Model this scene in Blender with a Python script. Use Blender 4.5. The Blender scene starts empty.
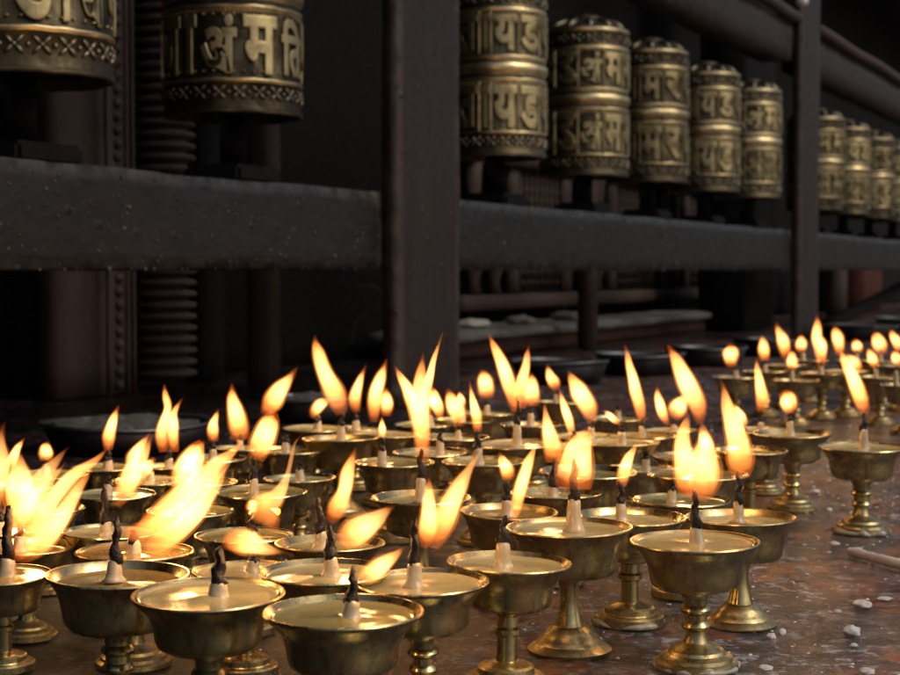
import bpy, bmesh, math, random
from mathutils import Vector, Matrix, noise
random.seed(7)
scene = bpy.context.scene
COL = scene.collection
# ------------------------------------------------------------------ camera
F = 1600.0                     # focal length in photo pixels (900 px wide)
CAMZ = 0.235
PITCH = math.radians(2.42)
cd = bpy.data.cameras.new('camera'); cam = bpy.data.objects.new('camera', cd); COL.objects.link(cam)
cd.lens = 64.0; cd.sensor_width = 36.0; cd.clip_start = 0.05; cd.clip_end = 200
cam.location = (0, 0, CAMZ); cam.rotation_euler = (math.pi/2 - PITCH, 0, 0)
cd.dof.use_dof = True; cd.dof.focus_distance = 0.98; cd.dof.aperture_fstop = 17.5
scene.camera = cam
# ------------------------------------------------------------------ world, sun, exposure
SUN_EL, SUN_AZ = math.radians(42), math.radians(118)     # azimuth measured clockwise from +Y
world = bpy.data.worlds.new('World'); scene.world = world; world.use_nodes = True
wn = world.node_tree.nodes; wl = world.node_tree.links
sky = wn.new('ShaderNodeTexSky'); sky.sky_type = 'NISHITA'; sky.sun_disc = False
sky.sun_elevation = SUN_EL; sky.sun_rotation = SUN_AZ; sky.air_density = 1.0; sky.dust_density = 5.0
wn['Background'].inputs['Strength'].default_value = 0.1
wl.new(sky.outputs[0], wn['Background'].inputs[0])
sd = bpy.data.lights.new('sun', 'SUN'); sun = bpy.data.objects.new('sun', sd); COL.objects.link(sun)
sd.energy = 0.8; sd.angle = math.radians(25); sd.color = (1.0, 0.95, 0.88)
sun.rotation_euler = (math.pi/2 - SUN_EL, 0, math.pi - SUN_AZ)
scene.view_settings.view_transform = 'Standard'; scene.view_settings.look = 'None'
scene.view_settings.exposure = -0.2; scene.view_settings.gamma = 1; scene.view_settings.use_curve_mapping = False
cy = scene.cycles
cy.use_denoising = True; cy.sample_clamp_indirect = 4.0; cy.max_bounces = 8; cy.volume_bounces = 0
cy.volume_step_rate = 1.0; cy.volume_max_steps = 128; cy.caustics_reflective = False; cy.caustics_refractive = False
FLAME_K = 5.8                  # brightness of a flame's core through its thickness
GLOW_W = 0.050                 # watts of each flame's light

# ------------------------------------------------------------------ projection helpers
FWD = Vector((0, math.cos(PITCH), -math.sin(PITCH))); UP = Vector((0, math.sin(PITCH), math.cos(PITCH))); RIGHT = Vector((1, 0, 0))
CAM = Vector((0, 0, CAMZ))
def pdir(px, py): return FWD + RIGHT*((px-450)/F) + UP*((337.5-py)/F)
def at(px, py, depth): return CAM + pdir(px, py)*depth
def on_z(px, py, z=0.0):
    d = pdir(px, py); return CAM + d*((z-CAMZ)/d.z)
TH = math.atan(765/F)
DV = Vector((math.sin(TH), math.cos(TH), 0)); NV = Vector((math.cos(TH), -math.sin(TH), 0))
C0 = 1.25                      # distance of the posts' front faces from the camera
def rf(a, o, z=0): return DV*a + NV*(-o) + Vector((0, 0, z))          # o = distance behind the camera's line
def a_at(px, o):
    t = (px-450)/F; Y = o/(math.sin(TH)-t*math.cos(TH)); return t*Y*math.sin(TH) + Y*math.cos(TH)
def depth_at(px, o):
    t = (px-450)/F; return o/(math.sin(TH)-t*math.cos(TH))
def z_at(px, py, o): return CAMZ + (270-py)*depth_at(px, o)/F

# ------------------------------------------------------------------ object helpers
def tag(o, label=None, cat=None, group=None, kind=None):
    if label: o['label'] = label
    if cat: o['category'] = cat
    if group: o['group'] = group
    if kind: o['kind'] = kind
    return o
def empty(name, loc=(0, 0, 0), rz=0.0):
    o = bpy.data.objects.new(name, None); COL.objects.link(o); o.location = loc; o.rotation_euler = (0, 0, rz)
    o.empty_display_size = 0.02; return o
def link_mesh(name, me, parent=None, mats=None):
    if mats:
        for m in mats: me.materials.append(m)
    o = bpy.data.objects.new(name, me); COL.objects.link(o)
    if parent: o.parent = parent
    return o
def finish(name, bm, mats, parent=None, smooth=True):
    me = bpy.data.meshes.new(name); bmesh.ops.recalc_face_normals(bm, faces=bm.faces); bm.to_mesh(me); bm.free()
    if smooth:
        me.polygons.foreach_set('use_smooth', [True]*len(me.polygons))
    return link_mesh(name, me, parent, mats)
def lathe(bm, prof, seg=48, mats=None, wob=None, close=False):
    rings = []
    for (r, z) in prof:
        if r < 1e-6: rings.append([bm.verts.new((0, 0, z))]); continue
        ring = []
        for k in range(seg):
            a = 2*math.pi*k/seg; rr, zz = r, z
            if wob: rr, zz = wob(r, z, a)
            ring.append(bm.verts.new((rr*math.cos(a), rr*math.sin(a), zz)))
        rings.append(ring)
    for i in range(len(rings)-1):
        A, B = rings[i], rings[i+1]
        for k in range(seg):
            k2 = (k+1) % seg
            if len(A) == 1 and len(B) == 1: continue
            if len(A) == 1: f = bm.faces.new((A[0], B[k2], B[k]))
            elif len(B) == 1: f = bm.faces.new((A[k], A[k2], B[0]))
            else: f = bm.faces.new((A[k], A[k2], B[k2], B[k]))
            if mats: f.material_index = mats[i]
    return bm
def tube(bm, pts, radii, seg=10, flat=1.0, flatdir=None, mat=0):
    pts = [Vector(p) for p in pts]; rings = []
    up = Vector((0, 1, 0)) if flatdir is None else flatdir
    for i, p in enumerate(pts):
        t = (pts[min(i+1, len(pts)-1)] - pts[max(i-1, 0)]).normalized()
        s = t.cross(up)
        if s.length < 1e-4: s = t.cross(Vector((1, 0, 0)))
        s.normalize(); b = s.cross(t).normalized()
        rings.append([bm.verts.new(p + (s*math.cos(2*math.pi*k/seg) + b*flat*math.sin(2*math.pi*k/seg))*radii[i]) for k in range(seg)])
    for i in range(len(rings)-1):
        for k in range(seg):
            k2 = (k+1) % seg; f = bm.faces.new((rings[i][k], rings[i][k2], rings[i+1][k2], rings[i+1][k])); f.material_index = mat
    for ring, rev in ((rings[0], False), (rings[-1], True)):
        f = bm.faces.new(ring if not rev else ring[::-1]); f.material_index = mat
    return bm
def catmull(P, n=6):
    out = []
    Q = [P[0]] + list(P) + [P[-1]]
    for i in range(1, len(Q)-2):
        p0, p1, p2, p3 = Q[i-1], Q[i], Q[i+1], Q[i+2]
        for j in range(n):
            t = j/n
            out.append(tuple(0.5*((2*b)+(-a+c)*t+(2*a-5*b+4*c-d)*t*t+(-a+3*b-3*c+d)*t**3) for a, b, c, d in zip(p0, p1, p2, p3)))
    out.append(tuple(P[-1])); return out
def beam(name, a0, a1, o0, o1, z0, z1, mat, parent=None, rough=0.004, n=0.03, seed=0, bevel=0.006, drips=0):
    """a timber in the railing's own directions with worn, uneven faces"""
    na = max(2, int((a1-a0)/n)); no = max(2, int((o1-o0)/n)); nz = max(2, int((z1-z0)/n))
    na, no, nz = min(na, 260), min(no, 8), min(nz, 80)
    bm = bmesh.new(); V = {}
    def vert(i, j, k):
        key = (i, j, k)
        if key in V: return V[key]
        a = a0+(a1-a0)*i/na; o = o0+(o1-o0)*j/no; z = z0+(z1-z0)*k/nz
        q = Vector((a*6, o*6+seed*3.1, z*6+seed)); w = noise.noise_vector(q)*rough + noise.noise_vector(q*4)*rough*0.4
        # rounded arrises
        ex = (j in (0, no)) + (k in (0, nz)) + (i in (0, na))
        if ex >= 2:
            if j == 0: o += bevel*0.6
            if j == no: o -= bevel*0.6
            if k == 0: z += bevel*0.6
            if k == nz: z -= bevel*0.6
        V[key] = bm.verts.new(rf(a+w.x, o+w.y, z+w.z)); return V[key]
    def quad(*k): bm.faces.new([vert(*x) for x in k])
    for i in range(na):
        for k in range(nz):
            for j in (0, no): quad((i, j, k), (i+1, j, k), (i+1, j, k+1), (i, j, k+1))
        for j in range(no):
            for k in (0, nz): quad((i, j, k), (i+1, j, k), (i+1, j+1, k), (i, j+1, k))
    for j in range(no):
        for k in range(nz):
            for i in (0, na): quad((i, j, k), (i, j+1, k), (i, j+1, k+1), (i, j, k+1))
    rn = random.Random(int(seed*100)+9)
    for _ in range(drips):
        a = rn.uniform(a0+0.01, a1-0.01); lowdrip = rn.random() < 0.08
        z = z0+0.001 if lowdrip else rn.uniform(z0+0.008, z1-0.012); r = rn.uniform(0.0008, 0.0022)*(2.0 if rn.random() < 0.06 else 1)
        q = Vector((a*6, o0*6+seed*3.1, z*6+seed)); w = noise.noise_vector(q)*rough
        m = Matrix.Translation(rf(a+w.x, o0+w.y, z+w.z)) @ Matrix.Diagonal((1, 1, rn.uniform(0.9, 1.9), 1)); bmesh.ops.create_icosphere(bm, subdivisions=1, radius=r, matrix=m)
    return finish(name, bm, [mat], parent)

# ------------------------------------------------------------------ materials
def mat_base(name):
    m = bpy.data.materials.new(name); m.use_nodes = True
    return m, m.node_tree.nodes, m.node_tree.links, m.node_tree.nodes['Principled BSDF']
def tex(n, l, kind, scale, detail=4, rough=0.6, coord='Object', vec_scale=None):
    tc = n.new('ShaderNodeTexCoord'); out = tc.outputs[coord]
    if vec_scale:
        mp = n.new('ShaderNodeMapping'); mp.inputs['Scale'].default_value = vec_scale; l.new(out, mp.inputs[0]); out = mp.outputs[0]
    if kind == 'noise':
        t = n.new('ShaderNodeTexNoise'); t.inputs['Scale'].default_value = scale; t.inputs['Detail'].default_value = detail; t.inputs['Roughness'].default_value = rough
        l.new(out, t.inputs['Vector']); return t.outputs['Fac']
    t = n.new('ShaderNodeTexVoronoi'); t.inputs['Scale'].default_value = scale
    l.new(out, t.inputs['Vector']); return t.outputs['Distance']
def ramp(n, l, src, stops):
    r = n.new('ShaderNodeValToRGB'); e = r.color_ramp.elements
    while len(e) > 1: e.remove(e[-1])
    e[0].position = stops[0][0]; e[0].color = (*stops[0][1], 1)
    for p, c in stops[1:]:
        x = e.new(p); x.color = (*c, 1)
    l.new(src, r.inputs[0]); return r.outputs[0]
def mixc(n, l, fac, a, b):
    m = n.new('ShaderNodeMix'); m.data_type = 'RGBA'
    if isinstance(fac, float): m.inputs[0].default_value = fac
    else: l.new(fac, m.inputs[0])
    for s, v in ((6, a), (7, b)):
        if isinstance(v, tuple): m.inputs[s].default_value = (*v, 1)
        else: l.new(v, m.inputs[s])
    return m.outputs[2]
def bump(n, l, b, srcs):
    prev = None
    for src, strength, dist in srcs:
        bp = n.new('ShaderNodeBump'); bp.inputs['Strength'].default_value = strength; bp.inputs['Distance'].default_value = dist
        l.new(src, bp.inputs['Height'])
        if prev: l.new(prev, bp.inputs['Normal'])
        prev = bp.outputs[0]
    l.new(prev, b.inputs['Normal'])
def wood(name, c1, c2, rough=0.5, drops=False, grain=(6, 6, 1.2), spec=0.5, along=False, wear=None):
    m, n, l, b = mat_base(name)
    g = tex(n, l, 'noise', 9, 8, 0.65, vec_scale=grain); f = tex(n, l, 'noise', 60, 5, 0.7)
    if along:
        mp = [q for q in n if q.bl_idname == 'ShaderNodeMapping'][0]; mp.inputs['Rotation'].default_value = (0, 0, TH); mp.inputs['Scale'].default_value = (6, 0.5, 6)
    colr = mixc(n, l, f, ramp(n, l, g, [(0.3, c1), (0.7, c2)]), c1)
    if wear:
        ge = n.new('ShaderNodeNewGeometry'); pt = ramp(n, l, ge.outputs['Pointiness'], [(0.53, (0, 0, 0)), (0.59, (1, 1, 1))])
        mu = n.new('ShaderNodeMath'); mu.operation = 'MULTIPLY'; l.new(pt, mu.inputs[0]); l.new(ramp(n, l, tex(n, l, 'noise', 26, 5, 0.7), [(0.4, (0.1,)*3), (0.6, (1,)*3)]), mu.inputs[1])
        colr = mixc(n, l, mu.outputs[0], colr, wear)
        sp_ = tex(n, l, 'noise', 150, 3, 0.6); colr = mixc(n, l, ramp(n, l, sp_, [(0.69, (0, 0, 0)), (0.74, (0.5,)*3)]), colr, wear)
    l.new(colr, b.inputs['Base Color'])
    l.new(ramp(n, l, f, [(0.3, (rough-0.12,)*3), (0.75, (rough+0.2,)*3)]), b.inputs['Roughness'])
    b.inputs['Specular IOR Level'].default_value = spec
    s = [(g, 0.5, 0.004), (f, 0.55, 0.0012)]
    if drops:
        v = tex(n, l, 'voronoi', 26)
        s.append((ramp(n, l, v, [(0.0, (1, 1, 1)), (0.20, (0, 0, 0))]), 0.55, 0.004))
        v2 = tex(n, l, 'voronoi', 70)
        s.append((ramp(n, l, v2, [(0.0, (1, 1, 1)), (0.22, (0, 0, 0))]), 0.5, 0.0015))
    bump(n, l, b, s); return m
def metal(name, bright, dark, rough=0.3, lo=0.35, hi=0.65, scale=14, bmp=0.25, metallic=1.0):
    m, n, l, b = mat_base(name)
    a = tex(n, l, 'noise', scale, 6, 0.65); c = tex(n, l, 'noise', scale*7, 4, 0.7)
    oi = n.new('ShaderNodeObjectInfo')
    mm = n.new('ShaderNodeMath'); mm.operation = 'MULTIPLY_ADD'; mm.inputs[1].default_value = 0.22; mm.inputs[2].default_value = -0.11
    l.new(oi.outputs['Random'], mm.inputs[0])
    ad = n.new('ShaderNodeMath'); ad.operation = 'ADD'; l.new(a, ad.inputs[0]); l.new(mm.outputs[0], ad.inputs[1])
    mc = ramp(n, l, ad.outputs[0], [(lo, dark), (hi, bright)])
    if name.startswith('lamp'):
        st_ = tex(n, l, 'noise', 1.0, 6, 0.65, vec_scale=(17, 17, 2.2)); gr = tex(n, l, 'noise', 8, 8, 0.75)
        mc = mixc(n, l, ramp(n, l, st_, [(0.52, (0, 0, 0)), (0.66, (0.55,)*3)]), mc, tuple(c*0.32 for c in dark))
        mc = mixc(n, l, ramp(n, l, gr, [(0.60, (0, 0, 0)), (0.66, (0.7,)*3)]), mc, (0.07, 0.045, 0.02))
    l.new(mc, b.inputs['Base Color'])
    l.new(ramp(n, l, ad.outputs[0], [(0.3, (rough+0.22,)*3), (0.7, (rough,)*3)]), b.inputs['Roughness'])
    b.inputs['Metallic'].default_value = metallic
    bump(n, l, b, [(a, bmp, 0.002), (c, bmp, 0.0006)]); return m

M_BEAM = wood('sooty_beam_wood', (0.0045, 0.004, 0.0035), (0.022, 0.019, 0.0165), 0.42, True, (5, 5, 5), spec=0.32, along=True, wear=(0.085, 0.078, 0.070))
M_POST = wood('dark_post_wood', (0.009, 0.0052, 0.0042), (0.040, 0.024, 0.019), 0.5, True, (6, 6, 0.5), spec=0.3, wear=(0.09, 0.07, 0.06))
M_BROWN = wood('brown_pillar_wood', (0.040, 0.026, 0.023), (0.085, 0.057, 0.050), 0.7, spec=0.25)
M_CARVE = wood('carved_wood', (0.05, 0.035, 0.032), (0.13, 0.092, 0.082), 0.65, spec=0.3)
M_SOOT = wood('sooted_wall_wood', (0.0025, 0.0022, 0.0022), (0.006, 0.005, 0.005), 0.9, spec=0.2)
M_WIN = wood('window_wood', (0.06, 0.042, 0.036), (0.14, 0.097, 0.082), 0.7, spec=0.25)
M_LEDGE = wood('ledge_stone', (0.13, 0.127, 0.122), (0.38, 0.37, 0.35), 0.8, grain=(3, 3, 3), spec=0.3)
M_LEDGEF = wood('ledge_front_brick', (0.07, 0.035, 0.028), (0.14, 0.08, 0.065), 0.85, grain=(3, 3, 6), spec=0.2)
M_BRICK = wood('red_brick_pillar', (0.07, 0.024, 0.016), (0.14, 0.05, 0.035), 0.8, spec=0.2)
M_IRON = metal('black_iron', (0.06, 0.058, 0.06), (0.02, 0.02, 0.02), 0.45)
M_IRONRIM = metal('worn_iron_rim', (0.20, 0.20, 0.20), (0.05, 0.05, 0.05), 0.4)
M_ASH = wood('ash_and_wick_ends', (0.015, 0.015, 0.012), (0.20, 0.20, 0.165), 0.9, grain=(14, 14, 14))
M_DRUM = metal('tarnished_drum', (0.12, 0.098, 0.055), (0.022, 0.019, 0.014), 0.42, 0.35, 0.7, 22)
M_LETTER = metal('polished_relief', (0.45, 0.37, 0.195), (0.13, 0.105, 0.055), 0.36, 0.34, 0.66, 34)
M_RING = metal('polished_ring', (0.80, 0.65, 0.35), (0.26, 0.205, 0.105), 0.24, 0.3, 0.6, 18)
M_CAP = metal('grey_brass_cap', (0.24, 0.21, 0.15), (0.07, 0.06, 0.045), 0.36, 0.3, 0.65, 18)
M_BRASS = metal('lamp_brass', (0.58, 0.475, 0.235), (0.32, 0.255, 0.125), 0.17, 0.28, 0.66, 9, 0.04)
M_FOOT = metal('lamp_foot_brass', (0.62, 0.51, 0.25), (0.30, 0.235, 0.105), 0.24, 0.30, 0.6, 18, 0.08)

def butter_mat(name, col, rough=0.12, wetbump=0.2):
    m, n, l, b = mat_base(name)
    a = tex(n, l, 'noise', 40, 4, 0.6)
    vs_ = tex(n, l, 'noise', 420, 2, 0.5)
    l.new(mixc(n, l, ramp(n, l, vs_, [(0.70, (0, 0, 0)), (0.74, (0.8,)*3)]), ramp(n, l, a, [(0.3, tuple(c*0.72 for c in col)), (0.7, col)]), (0.03, 0.02, 0.01)), b.inputs['Base Color'])
    b.inputs['Roughness'].default_value = rough; b.inputs['IOR'].default_value = 1.46
    b.inputs['Subsurface Weight'].default_value = 0.35; b.inputs['Subsurface Scale'].default_value = 0.006
    b.inputs['Subsurface Radius'].default_value = (1, 0.6, 0.25)
    b.inputs['Coat Weight'].default_value = 0.4; b.inputs['Coat Roughness'].default_value = 0.05
    bump(n, l, b, [(a, wetbump, 0.0012)]); return m
M_BUTTER = [butter_mat('melted_butter', (0.33, 0.285, 0.105), 0.05, 0.06), butter_mat('pale_butter', (0.42, 0.375, 0.185), 0.08, 0.12),
            butter_mat('golden_butter', (0.30, 0.20, 0.06), 0.03, 0.05)]
M_COTTON = butter_mat('soaked_cotton', (0.46, 0.39, 0.25), 0.35, 0.8)
M_CRUST = butter_mat('set_butter', (0.42, 0.38, 0.28), 0.3, 0.8)
M_CRUMB = butter_mat('cold_wax', (0.80, 0.78, 0.74), 0.35, 0.6)
def char_mat():
    m, n, l, b = mat_base('charred_wick'); a = tex(n, l, 'noise', 260, 4, 0.7)
    l.new(ramp(n, l, a, [(0.3, (0.002, 0.0014, 0.0016)), (0.7, (0.010, 0.0055, 0.006))]), b.inputs['Base Color'])
    b.inputs['Roughness'].default_value = 0.42; b.inputs['Specular IOR Level'].default_value = 0.3; bump(n, l, b, [(a, 1.0, 0.0015)]); return m
M_CHAR = char_mat()

def flame_mat(name, cols, sts):
    m = bpy.data.materials.new(name); m.use_nodes = True; n = m.node_tree.nodes; l = m.node_tree.links
    n.remove(n['Principled BSDF']); out = n['Material Output']
    tc = n.new('ShaderNodeTexCoord'); sep = n.new('ShaderNodeSeparateXYZ'); l.new(tc.outputs['Object'], sep.inputs[0])
    z = sep.outputs['Z']
    colr = ramp(n, l, z, cols)
    st = ramp(n, l, z, [(p, (v,)*3) for p, v in sts])
    oi = n.new('ShaderNodeObjectInfo'); s2 = n.new('ShaderNodeSeparateColor'); l.new(oi.outputs['Color'], s2.inputs[0])
    m1 = n.new('ShaderNodeMath'); m1.operation = 'MULTIPLY'; l.new(st, m1.inputs[0]); l.new(s2.outputs[0], m1.inputs[1])
    mp = n.new('ShaderNodeMapping'); mp.inputs['Scale'].default_value = (5, 3, 1.7); l.new(tc.outputs['Object'], mp.inputs[0])
    ad = n.new('ShaderNodeVectorMath'); ad.operation = 'ADD'; l.new(mp.outputs[0], ad.inputs[0]); l.new(oi.outputs['Location'], ad.inputs[1])
    nz = n.new('ShaderNodeTexNoise'); nz.inputs['Scale'].default_value = 1.0; nz.inputs['Detail'].default_value = 1; l.new(ad.outputs[0], nz.inputs['Vector'])
    m3 = n.new('ShaderNodeMath'); m3.operation = 'MULTIPLY'; l.new(m1.outputs[0], m3.inputs[0]); l.new(ramp(n, l, nz.outputs['Fac'], [(0.34, (0.62,)*3), (0.60, (1.12,)*3)]), m3.inputs[1])
    m2 = n.new('ShaderNodeMath'); m2.operation = 'MULTIPLY'; l.new(m3.outputs[0], m2.inputs[0]); m2.inputs[1].default_value = 1000
    em = n.new('ShaderNodeEmission'); l.new(colr, em.inputs[0]); l.new(m2.outputs[0], em.inputs[1]); l.new(em.outputs[0], out.inputs['Volume'])
    return m
M_FLAME = flame_mat('flame_mantle', [(0.0, (1.0, 0.17, 0.02)), (0.25, (1.0, 0.24, 0.028)), (0.6, (1.0, 0.30, 0.04)), (1.0, (1.0, 0.15, 0.01))],
                    [(0.0, 0.16), (0.10, 0.30), (0.3, 0.42), (0.6, 0.50), (1.0, 0.42)])
M_CORE = flame_mat('flame_core', [(0.0, (1.0, 0.28, 0.04)), (0.3, (1.0, 0.45, 0.11)), (0.6, (1.0, 0.50, 0.16)), (1.0, (1.0, 0.34, 0.05))],
                   [(0.0, 0.03), (0.16, 0.16), (0.30, 0.55), (0.48, 1.15), (0.75, 1.0), (1.0, 0.25)])

def floor_mat():
    m, n, l, b = mat_base('wet_stone')
    def math_(op, a, c):
        q = n.new('ShaderNodeMath'); q.operation = op
        for k, v in ((0, a), (1, c)):
            if isinstance(v, float): q.inputs[k].default_value = v
            else: l.new(v, q.inputs[k])
        return q.outputs[0]
    big = tex(n, l, 'noise', 7, 6, 0.65); mid = tex(n, l, 'noise', 22, 8, 0.74); fine = tex(n, l, 'noise', 110, 6, 0.8); mott = tex(n, l, 'noise', 60, 5, 0.7, vec_scale=(1, 0.8, 1))
    base = ramp(n, l, mid, [(0.36, (0.010, 0.008, 0.008)), (0.47, (0.038, 0.033, 0.034)), (0.57, (0.090, 0.084, 0.088)), (0.68, (0.20, 0.195, 0.205))])
    redm = ramp(n, l, big, [(0.46, (0, 0, 0)), (0.56, (1, 1, 1))])
    c1 = mixc(n, l, math_('MULTIPLY', redm, ramp(n, l, mott, [(0.42, (0, 0, 0)), (0.56, (0.9,)*3)])), base, (0.28, 0.075, 0.022))
    waxb = tex(n, l, 'noise', 4.5, 3, 0.5)
    wf = math_('MULTIPLY', ramp(n, l, tex(n, l, 'noise', 48, 10, 0.82), [(0.535, (0, 0, 0)), (0.58, (1,)*3)]), ramp(n, l, waxb, [(0.36, (0.15,)*3), (0.56, (1,)*3)]))
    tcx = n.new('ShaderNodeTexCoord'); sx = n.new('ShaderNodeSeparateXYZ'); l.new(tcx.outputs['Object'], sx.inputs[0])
    left_dark = ramp(n, l, math_('ADD', math_('MULTIPLY', sx.outputs['X'], 1.6), math_('MULTIPLY', big, 0.9)), [(0.36, (1, 1, 1)), (0.62, (0, 0, 0))])  # mask: floor colour darker towards the left, edge broken up by noise
    c1 = mixc(n, l, math_('MULTIPLY', left_dark, 0.85), c1, (0.010, 0.008, 0.007))
    wf = math_('MULTIPLY', wf, math_('SUBTRACT', 1.0, math_('MULTIPLY', left_dark, 0.75)))
    l.new(mixc(n, l, wf, c1, (0.44, 0.44, 0.46)), b.inputs['Base Color'])
    l.new(ramp(n, l, mid, [(0.42, (0.04,)*3), (0.66, (0.28,)*3)]), b.inputs['Roughness'])
    b.inputs['Specular IOR Level'].default_value = 0.6
    bump(n, l, b, [(mid, 0.6, 0.007), (mott, 0.5, 0.002), (fine, 0.5, 0.001), (wf, 0.5, 0.002)]); return m
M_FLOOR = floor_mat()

# ------------------------------------------------------------------ setting
bm = bmesh.new()
bmesh.ops.create_grid(bm, x_segments=150, y_segments=150, size=1.0)
for v in bm.verts:
    # dense near the lamps, stretching far out
    x, y = v.co.x, v.co.y
    X = math.copysign(abs(x)**2.2*30, x); Y = 1.2 + math.copysign(abs(y)**2.2*30, y)
    v.co = Vector((X, Y, noise.noise(Vector((X*7, Y*7, 0)))*0.0012 - 0.0012))
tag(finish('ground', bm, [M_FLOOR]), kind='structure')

def box_rf(name, a0, a1, o0, o1, z0, z1, mat, parent=None):
    return beam(name, a0, a1, o0, o1, z0, z1, mat, parent, rough=0.002, n=0.06, seed=random.random()*9)

OW = 2.05                      # the shrine wall behind the railing
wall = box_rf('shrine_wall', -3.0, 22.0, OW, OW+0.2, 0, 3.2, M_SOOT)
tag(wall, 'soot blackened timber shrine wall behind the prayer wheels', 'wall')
eave = box_rf('eave_light_block', -3.0, 22.0, C0+0.02, OW+0.2, 1.95, 2.05, M_SOOT)  # out of view, added to keep skylight off the wall behind the wheels
tag(eave, 'unseen dark eave slab added to block skylight above the prayer wheel railing', 'roof')
# side end so that the passage behind the railing stays dark
# railing posts
def post(px0, px1, label):
    a0, a1 = a_at(px0, C0), a_at(px1, C0)
    p = beam('railing_post', a0, a1, C0, C0+0.032, 0.0, 1.94, M_POST, rough=0.002, n=0.03, seed=px0, bevel=0.003, drips=60)
    return tag(p, label, 'post', 'railing posts'), a0, a1
p1, P1A, P1B = post(398, 460, 'nearer dark wooden railing post between the second and third prayer wheels')
p2, P2A, P2B = post(800, 818, 'farther slim looking dark railing post beyond the seventh prayer wheel')
OB = C0+0.03
ZB0, ZB1 = 0.235, 0.368
for a0, a1, lab in ((-0.6, P1A+0.0, 'black knobbly lower rail left of the nearer post, under two large wheels'),
                    (P1B, P2A, 'long black lower rail spanning between the two railing posts'),
                    (P2B, P2B+4.5, 'far lower rail beyond the farther post with bluish sheen')):
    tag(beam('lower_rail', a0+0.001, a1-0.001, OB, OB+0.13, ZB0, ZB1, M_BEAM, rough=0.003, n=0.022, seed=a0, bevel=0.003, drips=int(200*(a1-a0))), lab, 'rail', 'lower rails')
ZU0, ZU1 = 0.925, 1.05
for a0, a1, lab in ((-0.6, P1A, 'upper rail over the two nearest prayer wheels'),
                    (P1B, P2A, 'upper rail sloping down to the farther post above five prayer wheels'),
                    (P2B, P2B+4.5, 'upper rail beyond the farther post at the dark passage')):
    r = empty('upper_rail', rf(a0, OB, ZU0)); tag(r, lab, 'rail', 'upper rails')
    o = beam('rail_board', a0+0.001, a1-0.001, OB, OB+0.11, ZU0, ZU1, M_POST, rough=0.003, n=0.04, seed=a0+5)
    o.parent = r; o.matrix_parent_inverse = Matrix.Translation(-r.location)
    bm = bmesh.new(); n_ = 24
    tube(bm, [rf(a0+0.002+(a1-a0-0.004)*i/n_, OB-0.012, ZU1+0.022+0.003*math.sin(i*1.3)) for i in range(n_+1)], [0.020]*(n_+1), 12)
    o = finish('rounded_moulding', bm, [M_BROWN]); o.parent = r; o.matrix_parent_inverse = Matrix.Translation(-r.location)
# white knob on top of the farther post
bm = bmesh.new(); lathe(bm, [(0, -0.02), (0.014, -0.018), (0.022, -0.004), (0.020, 0.012), (0.012, 0.022), (0, 0.026)], 20)
k = finish('insulator_knob', bm, [M_CRUMB]); k.location = rf(a_at(799, C0-0.015), C0-0.015, z_at(799, 3, C0-0.015))
tag(k, 'small white knob at the top of the farther railing post', 'knob')

# inner brown pillars behind the wheels
for px, w, lab, o in ((275, 34, 'plain reddish brown pillar behind the second prayer wheel', 1.62), (596, 22, 'plain brown pillar behind the fourth prayer wheel and its rail', 1.62)):
    a = a_at(px, o); h = 0.026
    tag(box_rf('inner_pillar', a-h, a+h, o, o+0.05, 0, 0.60, M_BROWN), lab, 'pillar', 'plain pillars behind the railing')
# dark wide pillar that hides the ledge's end
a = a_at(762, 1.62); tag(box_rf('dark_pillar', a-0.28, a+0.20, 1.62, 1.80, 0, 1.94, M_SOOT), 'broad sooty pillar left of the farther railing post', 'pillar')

# carved shrine door frame
OD = 1.86
frame = empty('carved_door_frame', rf(a_at(120, OD), OD, 0)); tag(frame, 'carved wooden door frame with beads and ringed column behind the near rail', 'door frame')
def part_of(o, root):
    o.parent = root; o.matrix_parent_inverse = root.matrix_world.inverted() if False else Matrix.Translation(-root.location); return o
def strip(px0, px1, o, mat, name, th=0.05, z1=1.94):
    return part_of(box_rf(name, a_at(px0, o), a_at(px1, o), o, o+th, 0.0, z1, mat), frame)
strip(59, 98, OD, M_BROWN, 'outer_board'); strip(106, 136, OD-0.01, M_CARVE, 'beaded_jamb', 0.06)
bm = bmesh.new()
for i in range(62):
    z = 0.02+i*0.025
    for pxx, rr in ((119, 0.0085),):
        c = rf(a_at(pxx, OD-0.012), OD-0.012, z)
        mt = Matrix.Translation(c) @ Matrix.Diagonal((1.1, 1.1, 1.15, 1)); bmesh.ops.create_icosphere(bm, subdivisions=2, radius=rr, matrix=mt)
for pxx in (109, 128, 134):
    tube(bm, [rf(a_at(pxx, OD-0.012), OD-0.012, z/20*1.6) for z in range(21)], [0.004]*21, 8)
part_of(finish('bead_carving', bm, [M_CARVE]), frame)
bm = bmesh.new(); prof = []
for i in range(78):
    z = 0.02+i*0.0225; prof += [(0.042, z), (0.058, z+0.004), (0.062, z+0.009), (0.058, z+0.015), (0.042, z+0.0195)]
lathe(bm, prof, 28); c = finish('ringed_column', bm, [M_CARVE]); c.location = rf(a_at(166, OD+0.03), OD+0.03, 0); part_of(c, frame)
strip(204, 226, OD+0.02, M_SOOT, 'inner_board')
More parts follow.
